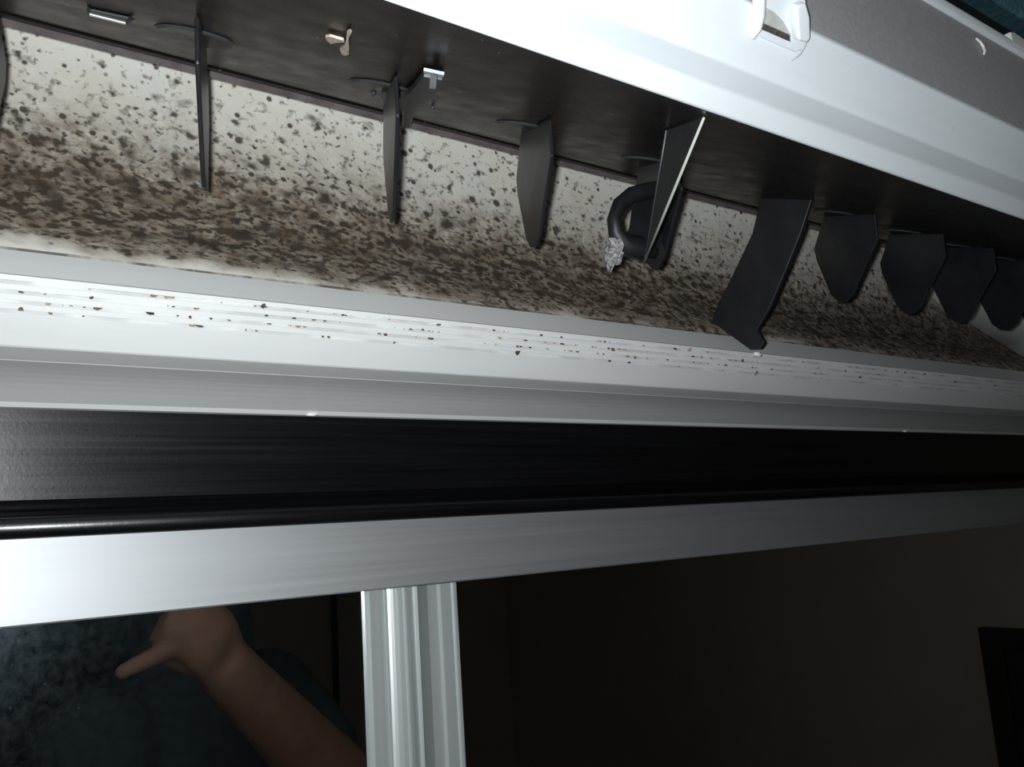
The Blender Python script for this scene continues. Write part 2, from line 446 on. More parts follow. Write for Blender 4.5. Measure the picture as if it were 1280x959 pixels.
# window with a teal cloth blind in the back wall (seen dimly in the mirror)
w1 = struct(empty('window_1', (0.15, YB, -1.2)))
wx0, wx1 = -0.55, 0.86
box('window_pane', ((wx0 + wx1) / 2, YB + 0.006, -0.82), (wx1 - wx0 - 0.1, 0.010, 1.06), M['night'], w1)
for xx in (wx0 + 0.025, wx1 - 0.025): box('window_frame', (xx, YB + 0.02, -0.80), (0.05, 0.04, 1.16), M['dark_wood'], w1, 0.004)
for zz in (-0.245, -0.46, -1.355): box('window_frame', ((wx0 + wx1) / 2, YB + 0.02, zz), (wx1 - wx0 - 0.1, 0.035, 0.05), M['dark_wood'], w1, 0.004)
nseg = 60; vs = []; fs = []
for i in range(nseg + 1):
    x = wx0 - 0.04 + (wx1 - wx0 + 0.10) * i / nseg
    yy = YB + 0.058 + 0.010 * math.sin(i * 1.3) + 0.004 * math.sin(i * 2.9)
    vs += [(x, yy, 0.12), (x, yy + 0.006, -0.275)]
for i in range(nseg): fs.append((2 * i, 2 * i + 1, 2 * i + 3, 2 * i + 2))
vl = pd('window_valance', vs, fs, M['blind'], w1, smooth=True)
sm = vl.modifiers.new('solid', 'SOLIDIFY'); sm.thickness = 0.003
tube('valance_rod', [(wx0 - 0.09, YB + 0.06, 0.125), (wx1 + 0.09, YB + 0.06, 0.125)], 0.010, M['steel'], w1)

# ================================================================== wardrobe
# black fascia that carries the track, under the wall
fz = [yz(0.330, 9.05)[1], yz(0.330, 3.75)[1]]
zlow = yz(0.333, 1.55)[1]
fas = [(0.3295, fz[0] - 0.0006), (0.3318, fz[1]), (0.3335, fz[1] - 0.0003), (0.3378, zlow + 0.0084)]
NB = 12
for k in range(NB + 1):                                     # rounded bead along the bottom
    a = math.radians(90 + k * 180 / NB)
    fas.append((0.3372 + 0.0026 * math.cos(a), zlow + 0.0039 + 0.0039 * math.sin(a)))
fas += [(0.3420, zlow + 0.0001), (0.3420, fz[0] - 0.0006)]
fo = sect('wardrobe_fascia', fas, XL, XR, M['fascia'])
for p in fo.data.polygons: p.use_smooth = p.index in range(4, 4 + NB)
tag(fo, 'black satin fascia board between the air conditioner and the silver rail', 'fascia')
# silver top rail
rt = zlow + 0.006; rb = yz(0.345, -3.35)[1]
rail = sect('top_rail', [(0.3450, rt), (0.3450, rb + 0.0006), (0.3456, rb), (0.3485, rb), (0.3485, rt)], XL, XR, M['rail'])
tag(rail, 'wide brushed silver aluminium rail above the mirrors', 'rail')

def stile(name, prof, yfront, parent):
    """prof: list of (x, depth) along the front; vertical extrusion"""
    ztop, zbot = rb + 0.004, FL + 0.03
    pts = [(x, yfront + d) for x, d in prof]
    pts += [(prof[-1][0], yfront + 0.020), (prof[0][0], yfront + 0.020)]
    n = len(pts)
    vs = [(x, y, zbot) for x, y in pts] + [(x, y, ztop) for x, y in pts]
    fs = [(i, (i + 1) % n, n + (i + 1) % n, n + i) for i in range(n)] + [tuple(range(n)), tuple(range(2 * n - 1, n - 1, -1))]
    return pd(name, vs, fs, M['stile'], parent)
xs = [on_y((px, 740), MIR - 0.002).x for px in (460, 476, 497, 504, 511, 521, 530, 536)]
yf = MIR - 0.002
da = tag(empty('mirror_door', (-0.4, MIR, FL)), 'sliding mirror door with fluted silver stile, reflecting a raised arm', 'mirror door')
box('mirror_panel', ((xs[0] - 0.9) / 2, MIR + 0.004, (rb + 0.004 + FL + 0.03) / 2), (xs[0] + 0.9 + 0.004, 0.004, rb + 0.004 - FL - 0.03), M['mirror'], da)
prof = [(xs[0], 0.003), (xs[0] + 0.0006, 0.0), (xs[1], 0.0), (xs[1] + 0.0007, 0.0014)]
nx = 7
for i in range(1, nx + 1):                                    # shallow concave flute
    f_ = i / nx; prof.append((xs[1] + 0.0007 + (xs[2] - xs[1] - 0.0007) * f_, 0.0014 + 0.0025 * math.sin(f_ * math.pi)))
prof += [(xs[2] + 0.0004, 0.0004), (xs[3] - 0.0008, 0.0002), (xs[3], 0.0018), (xs[3] + 0.0008, 0.0018), (xs[3] + 0.0014, 0.0004), (xs[4], 0.0006), (xs[5], 0.0042), (xs[6] - 0.001, 0.0075), (xs[6], 0.0060)]
stile('stile', prof, yf, da)
stile('stile', [(-0.96, 0.003), (-0.9594, 0), (-0.902, 0), (-0.9, 0.003)], yf, da)
box('bottom_rail', ((xs[6] - 0.961) / 2, MIR + 0.007, FL + 0.0155), (xs[6] + 0.958, 0.018, 0.029), M['rail'], da)
YD = MIR + 0.0085
xs2 = [on_y((px, 738), YD - 0.002).x for px in (530, 536, 549, 563, 567, 570)]
db = tag(empty('mirror_door', (1.1, YD, FL)), 'sliding mirror door with narrow silver stile, reflecting only bare brown wall', 'mirror door')
prof2 = [(xs2[0] + 0.0016, 0.0), (xs2[1], 0.0), (xs2[1] + 0.0005, 0.0016), (xs2[2], 0.0016), (xs2[2] + 0.0008, 0.0002), (xs2[3], 0.0), (xs2[4] - 0.0003, 0.0012), (xs2[4], -0.0004), (xs2[5], -0.0004), (xs2[5] + 0.0003, 0.003)]
stile('stile', prof2, YD - 0.002, db)
box('mirror_panel', ((xs2[5] + 2.15) / 2, YD + 0.0045, (rb + 0.004 + FL + 0.03) / 2), (2.15 - xs2[5] + 0.002, 0.004, rb + 0.004 - FL - 0.03), M['mirror'], db)
stile('stile', [(2.15, 0.003), (2.1506, 0), (2.204, 0), (2.2046, 0.003)], YD - 0.002, db)
box('bottom_rail', ((xs2[0] + 0.003 + 2.204) / 2, YD + 0.0085, FL + 0.0155), (2.204 - xs2[0] - 0.003, 0.018, 0.029), M['rail'], db)
wr = tag(box('wardrobe_carcass', ((XL + XR) / 2, 0.70, (FL + 0.045) / 2), (XR - XL - 0.004, 0.60, 0.045 - FL), M['carcass'], None), 'plain dark wardrobe box behind the mirror doors', 'wardrobe')

# ================================================================== air conditioner
ac = tag(empty('air_conditioner', (0.30, 0.20, 0.0529)), 'white wall-mounted air conditioner seen from below, outlet open and mouldy inside', 'air conditioner')
X0, X1 = -0.20, 0.80
XM = 0.30
A = yz(0.3345, 9.0)
B = yz(0.288, 11.75); C = yz(0.275, 12.62); D = yz(0.2655, 14.45); E_ = yz(0.2565, 16.65); S = yz(0.2680, 18.15)
lower = [A, (0.3290, A[1] - 0.0010), (0.3265, A[1] - 0.0008), (0.3245, A[1] + 0.0006)]
for k in range(1, 8):
    f_ = k / 8; y_ = 0.3245 + (B[0] - 0.3245) * f_
    lower.append((y_, A[1] + 0.0006 + (B[1] - A[1] - 0.0006) * f_ + 0.0016 * math.sin(f_ * math.pi)))
lower += [B, (B[0] - 0.0006, B[1] + 0.0002), (C[0] + 0.0008, C[1] - 0.0003), C]
lower.append(D)
gi = []
dv = Vector((E_[0] - D[0], E_[1] - D[1])); nv = Vector((dv.y, -dv.x)).normalized()
if nv.x < 0: nv = -nv                                        # points into the plastic
for k in range(4):
    a = k / 4 + 0.0; 
    g0 = Vector(D) + dv * (a + 0.01); g1 = Vector(D) + dv * (a + 0.03); g2 = Vector(D) + dv * (a + 0.085); g3 = Vector(D) + dv * (a + 0.115)
    lower.append(tuple(g0)); gi.append(len(lower)); lower.append(tuple(g1 + nv * 0.0016)); lower.append(tuple(g2 + nv * 0.0016)); lower.append(tuple(g3))
lower += [E_, (E_[0] + 0.0012, E_[1] + 0.0007), (S[0] - 0.0003, S[1] - 0.0006), (S[0], S[1] - 0.0028), (0.3345, S[1] - 0.0028)]
lo = sect('lower_housing', lower, X0, X1, [M['white'], M['groove']], ac)
for i in gi: lo.data.polygons[i].material_index = 1; lo.data.polygons[i + 1].material_index = 1

# scroll: the mouldy back wall of the outlet
scr = [yz(0.2692, 17.9), yz(0.2748, 18.9), yz(0.2815, 19.6), yz(0.2885, 20.5), yz(0.2950, 21.5), yz(0.3000, 22.5), yz(0.3040, 23.7), yz(0.3065, 25.0), yz(0.3083, 26.3), yz(0.3092, 27.5), yz(0.3096, 28.8),
       yz(0.309, 30), yz(0.3075, 31.5), yz(0.306, 33), yz(0.298, 36), yz(0.284, 39)]
def elev(px):
    w = ray(*px); return math.degrees(math.atan2(w.z, w.y))
def scr_y(el):
    for (ya, za), (yb, zb) in zip(scr, scr[1:]):
        ea, eb = math.degrees(math.atan2(za, ya)), math.degrees(math.atan2(zb, yb))
        if ea <= el <= eb: return ya + (yb - ya) * (el - ea) / (eb - ea)
    return scr[0][0]
XEND = [(18.0, 0.722)] + [(elev(p), on_y(p, scr_y(elev(p))).x) for p in ((1280, 446), (1250, 427), (1215, 405), (1189, 388), (1160, 368))] + [(30.0, 0.575), (39.0, 0.56)]
def xend(y, z):
    """right end of the scroll: where the photographed edge of the end wall meets it"""
    el = math.degrees(math.atan2(z, y))
    pts = XEND
    for (a, xa), (b, xb) in zip(pts, pts[1:]):
        if el <= b: return xa + (xb - xa) * max(0, (el - a) / (b - a))
    return pts[-1][1]
NXS = 24
vs = []; uvs = []; fs = []; vlen = 0; prev = None
for (y, z) in scr:
    if prev is not None: vlen += math.hypot(y - prev[0], z - prev[1])
    prev = (y, z); xr = xend(y, z); xl = 2 * XM - xr
    for i in range(NXS + 1):
        x = xl + (xr - xl) * i / NXS
        vs.append((x, y, z)); uvs.append((x, vlen))
for j in range(len(scr) - 1):
    for i in range(NXS):
        a = j * (NXS + 1) + i
        fs.append((a, a + 1, a + NXS + 2, a + NXS + 1))
nfront = len(vs); nrow = NXS + 1; fr_n = len(fs)
bk = [(x, y + 0.0025, z - 0.0006) for x, y, z in vs]
vs += bk; uvs += uvs
fs += [tuple(nfront + i for i in reversed(f)) for f in fs[:fr_n]]
for row in (0, len(scr) - 1):                               # rims with vertices of their own, so the front stays evenly shaded
    b0 = len(vs)
    for i in range(nrow):
        a = row * nrow + i
        vs += [vs[a], vs[nfront + a]]; uvs += [uvs[a], uvs[a]]
    fs += [(b0 + 2 * i, b0 + 2 * i + 1, b0 + 2 * i + 3, b0 + 2 * i + 2) for i in range(nrow - 1)]
so = pd('duct_scroll', vs, fs, M['mould'], ac, smooth=True, fix=False)
ul = so.data.uv_layers.new(name='UVMap')
for lp in so.data.loops: ul.data[lp.index].uv = uvs[lp.vertex_index]

# dark upper panel of the outlet
PN0 = Vector((0, 0.1400, 0.1074)); PT = Vector((0, 1, 0.388)).normalized(); PNRM = Vector((0, PT.z, -PT.y))   # PNRM points down/out of the panel
def pan(y): return 0.1074 + 0.388 * (y - 0.14)
def panel_pt(px, off=0.0): return on_plane(px, PN0 + PNRM * off, PNRM)
yi = 0.2665
pansec = [(0.1402, pan(0.1402)), (yi, pan(yi)), (yi, pan(yi) + 0.003), (0.1410, pan(0.141) + 0.004)]
sect('upper_duct_panel', pansec, -0.03, 0.63, M['dark'], ac)
sect('panel_edge_strip', [(yi + 0.0002, pan(yi) - 0.0002), (yi + 0.0022, pan(yi) - 0.0012), (yi + 0.0032, pan(yi) - 0.0004), (yi + 0.0040, pan(yi) + 0.0), (yi + 0.0046, pan(yi) + 0.004), (yi + 0.0002, pan(yi) + 0.004)], -0.03, 0.63, M['edge_strip'], ac)
sect('panel_rib', [(yi - 0.009, pan(yi - 0.009) - 0.0003), (yi - 0.0084, pan(yi - 0.0084) - 0.0007), (yi - 0.0078, pan(yi - 0.0078) - 0.0003), (yi - 0.008, pan(yi - 0.008) + 0.001)], -0.03, 0.63, M['dark'], ac)

# end walls of the outlet, flaring outwards
for sgn in (1, -1):
    vs = []; fs = []
    rows = [(y, z) for y, z in scr if z < 0.21]
    for (y, z) in rows:
        xe = xend(y, z); vs.append((xe if sgn > 0 else 2 * XM - xe, y - 0.0002, z))
    front = [(0.2500, E_[1] + 0.001), (0.232, 0.083), (0.214, 0.090), (0.198, 0.096), (0.182, 0.101), (0.166, 0.105), (0.15, 0.109)]
    tops = []
    n = len(rows)
    for k in range(n):
        f_ = k / (n - 1); yy = 0.150 + (0.290 - 0.150) * f_
        xe = 0.725 - 0.135 * f_ ** 0.8
        tops.append((xe if sgn > 0 else 2 * XM - xe, yy, pan(yy) + 0.002 + 0.02 * f_))
    vs += tops
    for k in range(n - 1): fs.append((k, k + 1, n + k + 1, n + k))
    eo = pd('duct_end_wall', vs, fs, M['white'], ac, smooth=True)
    s_ = eo.modifiers.new('solid', 'SOLIDIFY'); s_.thickness = 0.002; s_.offset = 0
    # blank casing beyond the outlet
    xa, xb = (0.727, X1) if sgn > 0 else (X0, 2 * XM - 0.727)
    sect('end_casing', [(E_[0] + 0.001, E_[1] + 0.0012), (0.139, 0.1086), (0.139, 0.30), (0.3330, 0.30), (0.3330, 0.087)], xa, xb, M['white'], ac)

# front frame
L0 = (0.1400, 0.1074); L1 = yz(0.1360, 39.6); L2 = yz(0.1370, 41.55); L3 = yz(0.1262, 46.5); L4 = yz(0.1345, 52.7); L5 = yz(0.1322, 53.6)
ff = [L0, (L0[0] - 0.0012, L0[1] + 0.0006), L1, (L1[0] + 0.0001, L1[1] + 0.0008), L2, L3, (L3[0] + 0.0004, L3[1] + 0.0012), L4, (L4[0] - 0.0016, L4[1] + 0.0006), L5,
      (L5[0] + 0.0006, L5[1] + 0.0012), (0.140, L5[1] + 0.0016), (0.143, 0.135), (0.143, 0.1100)]
fr = sect('front_frame', ff, X0, X1, [M['frame_white'], M['grey_face']], ac)
fr.data.polygons[6].material_index = 1
bev(fr, 0.0006, 2, 12)

# coil behind a black block standing in for the dark recess, casing above
sect('dark_recess_block', [(0.1405, L5[1] + 0.0012), (0.147, L5[1] + 0.010), (0.160, 0.24), (0.165, 0.19), (0.1405, 0.17)], -0.15, 0.72, M['black'], ac)
cy0, cz0, cy1, cz1 = 0.144, 0.2125, 0.153, 0.299
sect('evaporator_coil', [(cy0 + 0.002, cz0), (cy1 + 0.002, cz1), (cy1 + 0.03, cz1), (cy0 + 0.03, cz0)], -0.13, 0.70, M['coil'], ac)
vs = []; fs = []
nf = 415
for i in range(nf):
    x = -0.13 + 0.83 * i / nf
    b0 = len(vs)
    vs += [(x, cy0, cz0), (x + 0.0003, cy0, cz0), (x + 0.0003, cy1, cz1), (x, cy1, cz1), (x, cy0 + 0.0025, cz0), (x + 0.0003, cy0 + 0.0025, cz0), (x + 0.0003, cy1 + 0.0025, cz1), (x, cy1 + 0.0025, cz1)]
    fs += [(b0, b0 + 1, b0 + 2, b0 + 3), (b0, b0 + 3, b0 + 7, b0 + 4), (b0 + 1, b0 + 5, b0 + 6, b0 + 2)]
fn = pd('coil_fins', vs, fs, M['coil'], ac, fix=False); fn['kind'] = 'stuff'
sect('top_casing', [(0.139, 0.3005), (0.139, 0.335), (0.20, 0.345), (0.3330, 0.345), (0.3330, 0.3005)], X0, X1, M['white'], ac, 0.003)
box('back_plate', (XM, 0.3335, 0.20), (0.85, 0.002, 0.196), M['white'], ac)
# small white catch standing on the rim of the frame
bx = on_y((1264, 38), 0.1330)
cz = L5[1]
ct = prism('panel_catch', [(bx.x - 0.0030, 0.1322, cz - 0.0010), (bx.x + 0.020, 0.1322, cz - 0.0010), (bx.x + 0.020, 0.1322, cz + 0.0040), (bx.x + 0.001, 0.1322, cz + 0.0052), (bx.x - 0.0030, 0.1322, cz + 0.0040)], (0, 0.006, 0.0), M['white'], ac, 0.0008)

# latch pocket on the front frame
FN = Vector((0, -(L3[1] - L2[1]), L3[0] - L2[0])).normalized()
if FN.y > 0: FN = -FN
FP = Vector((0, L2[0], L2[1]))
def fpt(px, off=0.0): return on_plane(px, FP + FN * off, FN)
pk = [(952, -22), (950, 20), (949, 37), (987, 54), (992, 44), (984, 26), (972, 12), (962, -22)]
lt = prism('latch', [fpt(p, 0.0002) for p in [(938, -30), (940, 18), (944, 44), (990, 64), (1003, 60), (1008, 30), (1003, -8), (996, -30)]], FN * 0.0012, M['frame_white'], ac, 0.0005)
prism('latch_web', [fpt(p, 0.0015) for p in [(952, 30), (954, 8), (966, 14), (978, 26), (987, 42), (988, 47)]], FN * 0.0003, M['web_grey'], lt)
prism('latch_slot', [fpt(p, 0.0018) for p in [(950, 36), (952, 28), (986, 43), (987, 52)]], FN * 0.0003, M['slot_dirt'], lt)
prism('latch_post', [fpt(p, 0.0014) for p in [(986, 4), (998, 0), (1003, 18), (1004, 44), (1000, 50), (989, 47), (987, 30)]], FN * 0.0032, M['frame_white'], lt, 0.0008)
tube('latch_lip', [fpt(p, 0.0016) for p in [(947, -30), (951, 0), (950, 20), (947, 36), (940, 48)]], [0.0012, 0.0014, 0.0014, 0.0012, 0.0006], M['frame_white'], lt)

# ---- vanes
PHI = math.radians(24)
out = [(-0.0195, None), (-0.0192, 0.1170), (-0.0030, 0.1040), (0.0030, 0.0985), (0.0090, 0.0966), (0.0155, 0.0985), (0.0205, 0.1030), (0.0290, 0.1240), (0.0292, 0.1300), (0.0180, None)]
def vane_mesh():
    """blade in its own frame: origin on the panel pivot, +Y along the blade, X its thickness"""
    ys = []; zs = []
    for s, z in out:
        y = 0.215 + s * math.cos(PHI)
        ys.append(s); zs.append((pan(y) - 0.0006 if z is None else z) - pan(0.215))
    n = len(ys); vs = []; fs = []
    cyy = sum(ys) / n; czz = sum(zs) / n
    for side in (-1, 1):
        for y, z in zip(ys, zs): vs.append((side * 0.0006, y, z))
        vs.append((side * 0.0011, cyy, czz))
    for i in range(n):
        j = (i + 1) % n
        fs.append((i, j, n)); fs.append((n + 1 + j, n + 1 + i, 2 * n + 1)); fs.append((i, n + 1 + i, n + 1 + j, j))
    me = bpy.data.meshes.new('vane'); me.from_pydata(vs, [], fs)
    bm = bmesh.new(); bm.from_mesh(me); bmesh.ops.recalc_face_normals(bm, faces=bm.faces); bm.to_mesh(me); bm.free()
    me.materials.append(M['vane']); return me
VM = vane_mesh()
dm_pts = 28
def disc_mesh(r, th):
    vs = []; 
    u = Vector((1, 0, 0)); v = PT
    for off in (0.0001, th):
        for k in range(dm_pts):
            a = 2 * math.pi * k / dm_pts
            rr = r if off < 0.0003 else r - 0.0008
            vs.append(tuple((u * math.cos(a) + v * math.sin(a)) * rr + PNRM * off))
    fs = [(k, (k + 1) % dm_pts, dm_pts + (k + 1) % dm_pts, dm_pts + k) for k in range(dm_pts)] + [tuple(range(dm_pts)), tuple(range(2 * dm_pts - 1, dm_pts - 1, -1))]
    me = bpy.data.meshes.new('pivot_disc'); me.from_pydata(vs, [], fs)
    bm = bmesh.new(); bm.from_mesh(me); bmesh.ops.recalc_face_normals(bm, faces=bm.faces); bm.to_mesh(me); bm.free()
    me.materials.append(M['dark']); me.materials.append(M['link'])
    for p in me.polygons: p.material_index = 1 if len(p.vertices) == 4 else 0
    return me
DM = disc_mesh(0.0105, 0.0008)
vanes = {}
for xv in (0.0122, 0.0645, 0.1210, 0.1765, 0.2360, 0.3610, 0.4195, 0.4700, 0.5220, 0.5720):
    o = bpy.data.objects.new('vane', VM); COL.objects.link(o)
    o.location = up((xv, 0.215, pan(0.215))); o.rotation_euler.z = -(math.radians(19.5) if xv < 0.1 else PHI)
    adopt(o, ac)
    d_ = bpy.data.objects.new('pivot_disc', DM); COL.objects.link(d_)
    d_.location = up((xv, 0.2205, pan(0.2205))); adopt(d_, o)
    bv = o.modifiers.new('bevel', 'BEVEL'); bv.width = 0.0004; bv.segments = 2; bv.limit_method = 'ANGLE'
    vanes[xv] = o

# ---- broad strut in the middle of the outlet
sp = [(950, 238), (1015, 248), (1001, 290), (985, 330), (962, 385), (946, 412), (955, 428), (950, 436), (937, 437), (889, 402), (897, 380), (915, 345), (940, 292)]
ptsS = [on_x(p, 0.322) for p in sp]
ptsS[0].z = pan(ptsS[0].y) + 0.001; ptsS[1].z = pan(ptsS[1].y) + 0.001
st = prism('centre_strut', ptsS, (0.0022, 0, 0), M['strut'], ac, 0.0004)

# ---- linkage at the third vane
lk = prism('link_lever', [panel_pt(p, 0.0006) for p in [(477, 114), (505, 113), (514, 106), (530, 86), (555, 91), (546, 112), (520, 128), (514, 153), (504, 151), (504, 128), (479, 121)]], PNRM * 0.0022, M['link'], ac, 0.0004)
prism('lever_tab', [panel_pt(p, 0.0030) for p in [(538.6, 88.5), (547.2, 89.5), (545, 108.5), (537.0, 108)]], PNRM * 0.0006, M['pale_grey'], lk)
prism('lever_lip', [panel_pt(p, 0.0028) for p in [(530, 84.5), (555.5, 90), (555, 92.5), (530, 87)]], PNRM * 0.0008, M['pale_grey'], lk)
vs = []; fs = []; lump(vs, fs, panel_pt((467, 116), 0.0008), 0.0014); pd('lever_pin', vs, fs, M['link'], lk, True)
vs = []; fs = []; lump(vs, fs, panel_pt((541, 134), 0.0006), 0.0008); pd('lever_pin', vs, fs, M['link'], lk, True)
# ---- small bracket on the panel
br = prism('panel_bracket', [panel_pt(p, 0.0004) for p in [(108, 10), (112, 19), (157, 30), (168, 22), (160, 21), (114, 11)]], PNRM * 0.0005, M['strut'], ac)
prism('bracket_edge', [panel_pt(p, 0.0010) for p in [(112, 16.8), (157, 28), (157, 30), (112, 18.8)]], PNRM * 0.0003, M['white_bit'], br)

# ---- triangular drive vane, highlight on its edge painted pale, and a hooked crank
V5 = 0.2430
ta = panel_pt((833, 163), 0.0006); tb = panel_pt((880, 147), 0.0006)
tw = ray(806, 327); tc = tw * (0.205 / tw.y)
dvn = prism('drive_vane', [ta, tb, tc], (0.0008, 0.0004, 0), M['strut'], ac)
tube('vane_edge', [tb, (tb + tc) / 2, tc], [0.0004, 0.0005, 0.0005], M['edge_glint'], dvn, 6)
tube('vane_edge', [ta, (ta + tc) / 2, tc], 0.0004, M['link'], dvn, 6)
def aty(px, Y): 
    w = ray(*px); return w * (Y / w.y)
ck = tube('drive_crank', [aty(p, y) for p, y in [((838, 232), 0.215), ((812, 238), 0.216), ((790, 244), 0.217), ((774, 256), 0.218), ((767, 274), 0.218), ((770, 292), 0.218), ((782, 306), 0.218), ((800, 310), 0.217), ((818, 318), 0.216)]],
          [0.0024, 0.0032, 0.0032, 0.0028, 0.0026, 0.0030, 0.0042, 0.0044, 0.0026], M['strut'], ac)
prism('crank_web', [aty(p, 0.217) for p in [(836, 232), (802, 240), (790, 262), (787, 285), (777, 300), (782, 318), (802, 326), (822, 318), (836, 270)]], (0.0006, 0.001, 0), M['strut'], ck)

# ---- grime caught in the grooves
vs = []; fs = []
for k in range(190):
    g = random.choice((0, 1, 1, 2, 2, 3, 3))
    x = random.uniform(-0.05, 0.70)
    if random.random() < 0.55: x = random.choice((0.045, 0.075, 0.10, 0.115, 0.15, 0.165, 0.20, 0.235, 0.255, 0.30, 0.33, 0.39, 0.45)) + random.gauss(0, 0.008)
    q = Vector(D) + dv * (g / 4 + 0.065) + nv * 0.0004
    r = random.choice((0.00018, 0.0002, 0.00025, 0.0003, 0.0004, 0.0005))
    lump(vs, fs, (x, q.x, q.y), r, 0.4, (random.uniform(1.0, 3.0), 1, 1))
for k, x in enumerate((0.03, 0.047, 0.075, 0.096, 0.155, 0.20, 0.247, 0.262, 0.291, 0.33, 0.345, 0.39, 0.431, 0.47, 0.53)):
    q = Vector(D) + dv * (((0, 2, 1, 3, 2)[k % 5]) / 4 + 0.07 + random.uniform(0, 0.08)) + nv * 0.0001
    lump(vs, fs, (x, q.x, q.y), random.choice((0.0005, 0.0007, 0.0008)), 0.45, (random.uniform(0.8, 1.6), 1, 1.5))
gm = pd('groove_grime', vs, fs, M['grime'], ac); gm['kind'] = 'stuff'
# white bead of paint where the strut meets the grooved lip
q = on_y((946, 441), E_[0] + 0.0004)
vs = []; fs = []; lump(vs, fs, (q.x, E_[0] - 0.0002, E_[1] - 0.0004), 0.0014, 0.2, (2.2, 1, 1)); pd('strut_bead', vs, fs, M['white_bit'], ac, True)
# nibs on the back edge of the underside
for px in ((390, 512), (1131, 536)):
    q = on_y(px, 0.3262); vs = []; fs = []; lump(vs, fs, (q.x, 0.3262, A[1] - 0.0006), 0.0011, 0.2, (2.6, 1, 0.8)); pd('casing_nib', vs, fs, M['white_bit'], ac, True)

# ================================================================== bits lying on the unit
wf = empty('dried_flake', panel_pt((428, 50), 0.001)); tag(wf, 'pale dried insect wings stuck to the dark panel', 'insect')
prism('wing', [panel_pt(p, 0.0008) for p in [(407, 43), (413, 42), (421, 44.5), (430, 47), (431, 50), (424, 50), (414, 52), (408, 47)]], PNRM * 0.0007, M['flake'], wf, 0.0002)
prism('wing', [panel_pt(p, 0.0008) for p in [(434, 45), (436, 47), (437, 54), (437, 64), (432, 66), (427, 64), (425, 57), (431, 54)]], PNRM * 0.0009, M['flake'], wf, 0.0002)
prism('wing', [panel_pt(p, 0.0008) for p in [(433, 44), (434, 38), (438, 36), (440, 38), (437, 43), (436, 47)]], PNRM * 0.0005, M['flake'], wf)
fb = tag(tube('white_fibre', [on_plane(p, (0, L4[0] - 0.0009, L4[1]), Vector((0, -(L4[1] - L3[1]), L4[0] - L3[0]))) for p in [(1220, 48), (1225, 52), (1229, 58), (1231, 64), (1230, 68)]], [0.0003, 0.0005, 0.0006, 0.0006, 0.0003], M['white_bit'], None, 6), 'tiny curled white fibre on the grey strip of the front frame', 'fibre')
cl = empty('dust_clump', aty((768, 318), 0.224)); tag(cl, 'small grey clump of fluff hanging below the hooked crank', 'dust')
vs = []; fs = []
for p, r in (((767, 303), .0016), ((773, 308), .0018), ((763, 312), .0018), ((770, 318), .0018), ((765, 326), .0014), ((771, 327), .0011), ((761, 334), .0009), ((759, 320), .0013)):
    lump(vs, fs, aty(p, 0.2115 + random.uniform(-.001, .001)), r * 1.15, 0.5)
pd('fluff', vs, fs, M['fluff'], cl)
tube('hair', [aty(p, 0.209) for p in [(772, 300), (776, 312), (770, 326), (763, 340)]], 0.00025, M['fluff'], cl, 5)
tube('hair', [aty(p, 0.209) for p in [(762, 308), (758, 322), (761, 336)]], 0.00025, M['fluff'], cl, 5)
ht = tag(tube('stray_hair', [fpt(p, 0.0012) for p in [(1009, 20), (1010, 40), (1007, 56), (1000, 68), (990, 75)]], 0.00022, M['pale_grey'], None, 5), 'fine pale hair curling below the latch of the front frame', 'hair')

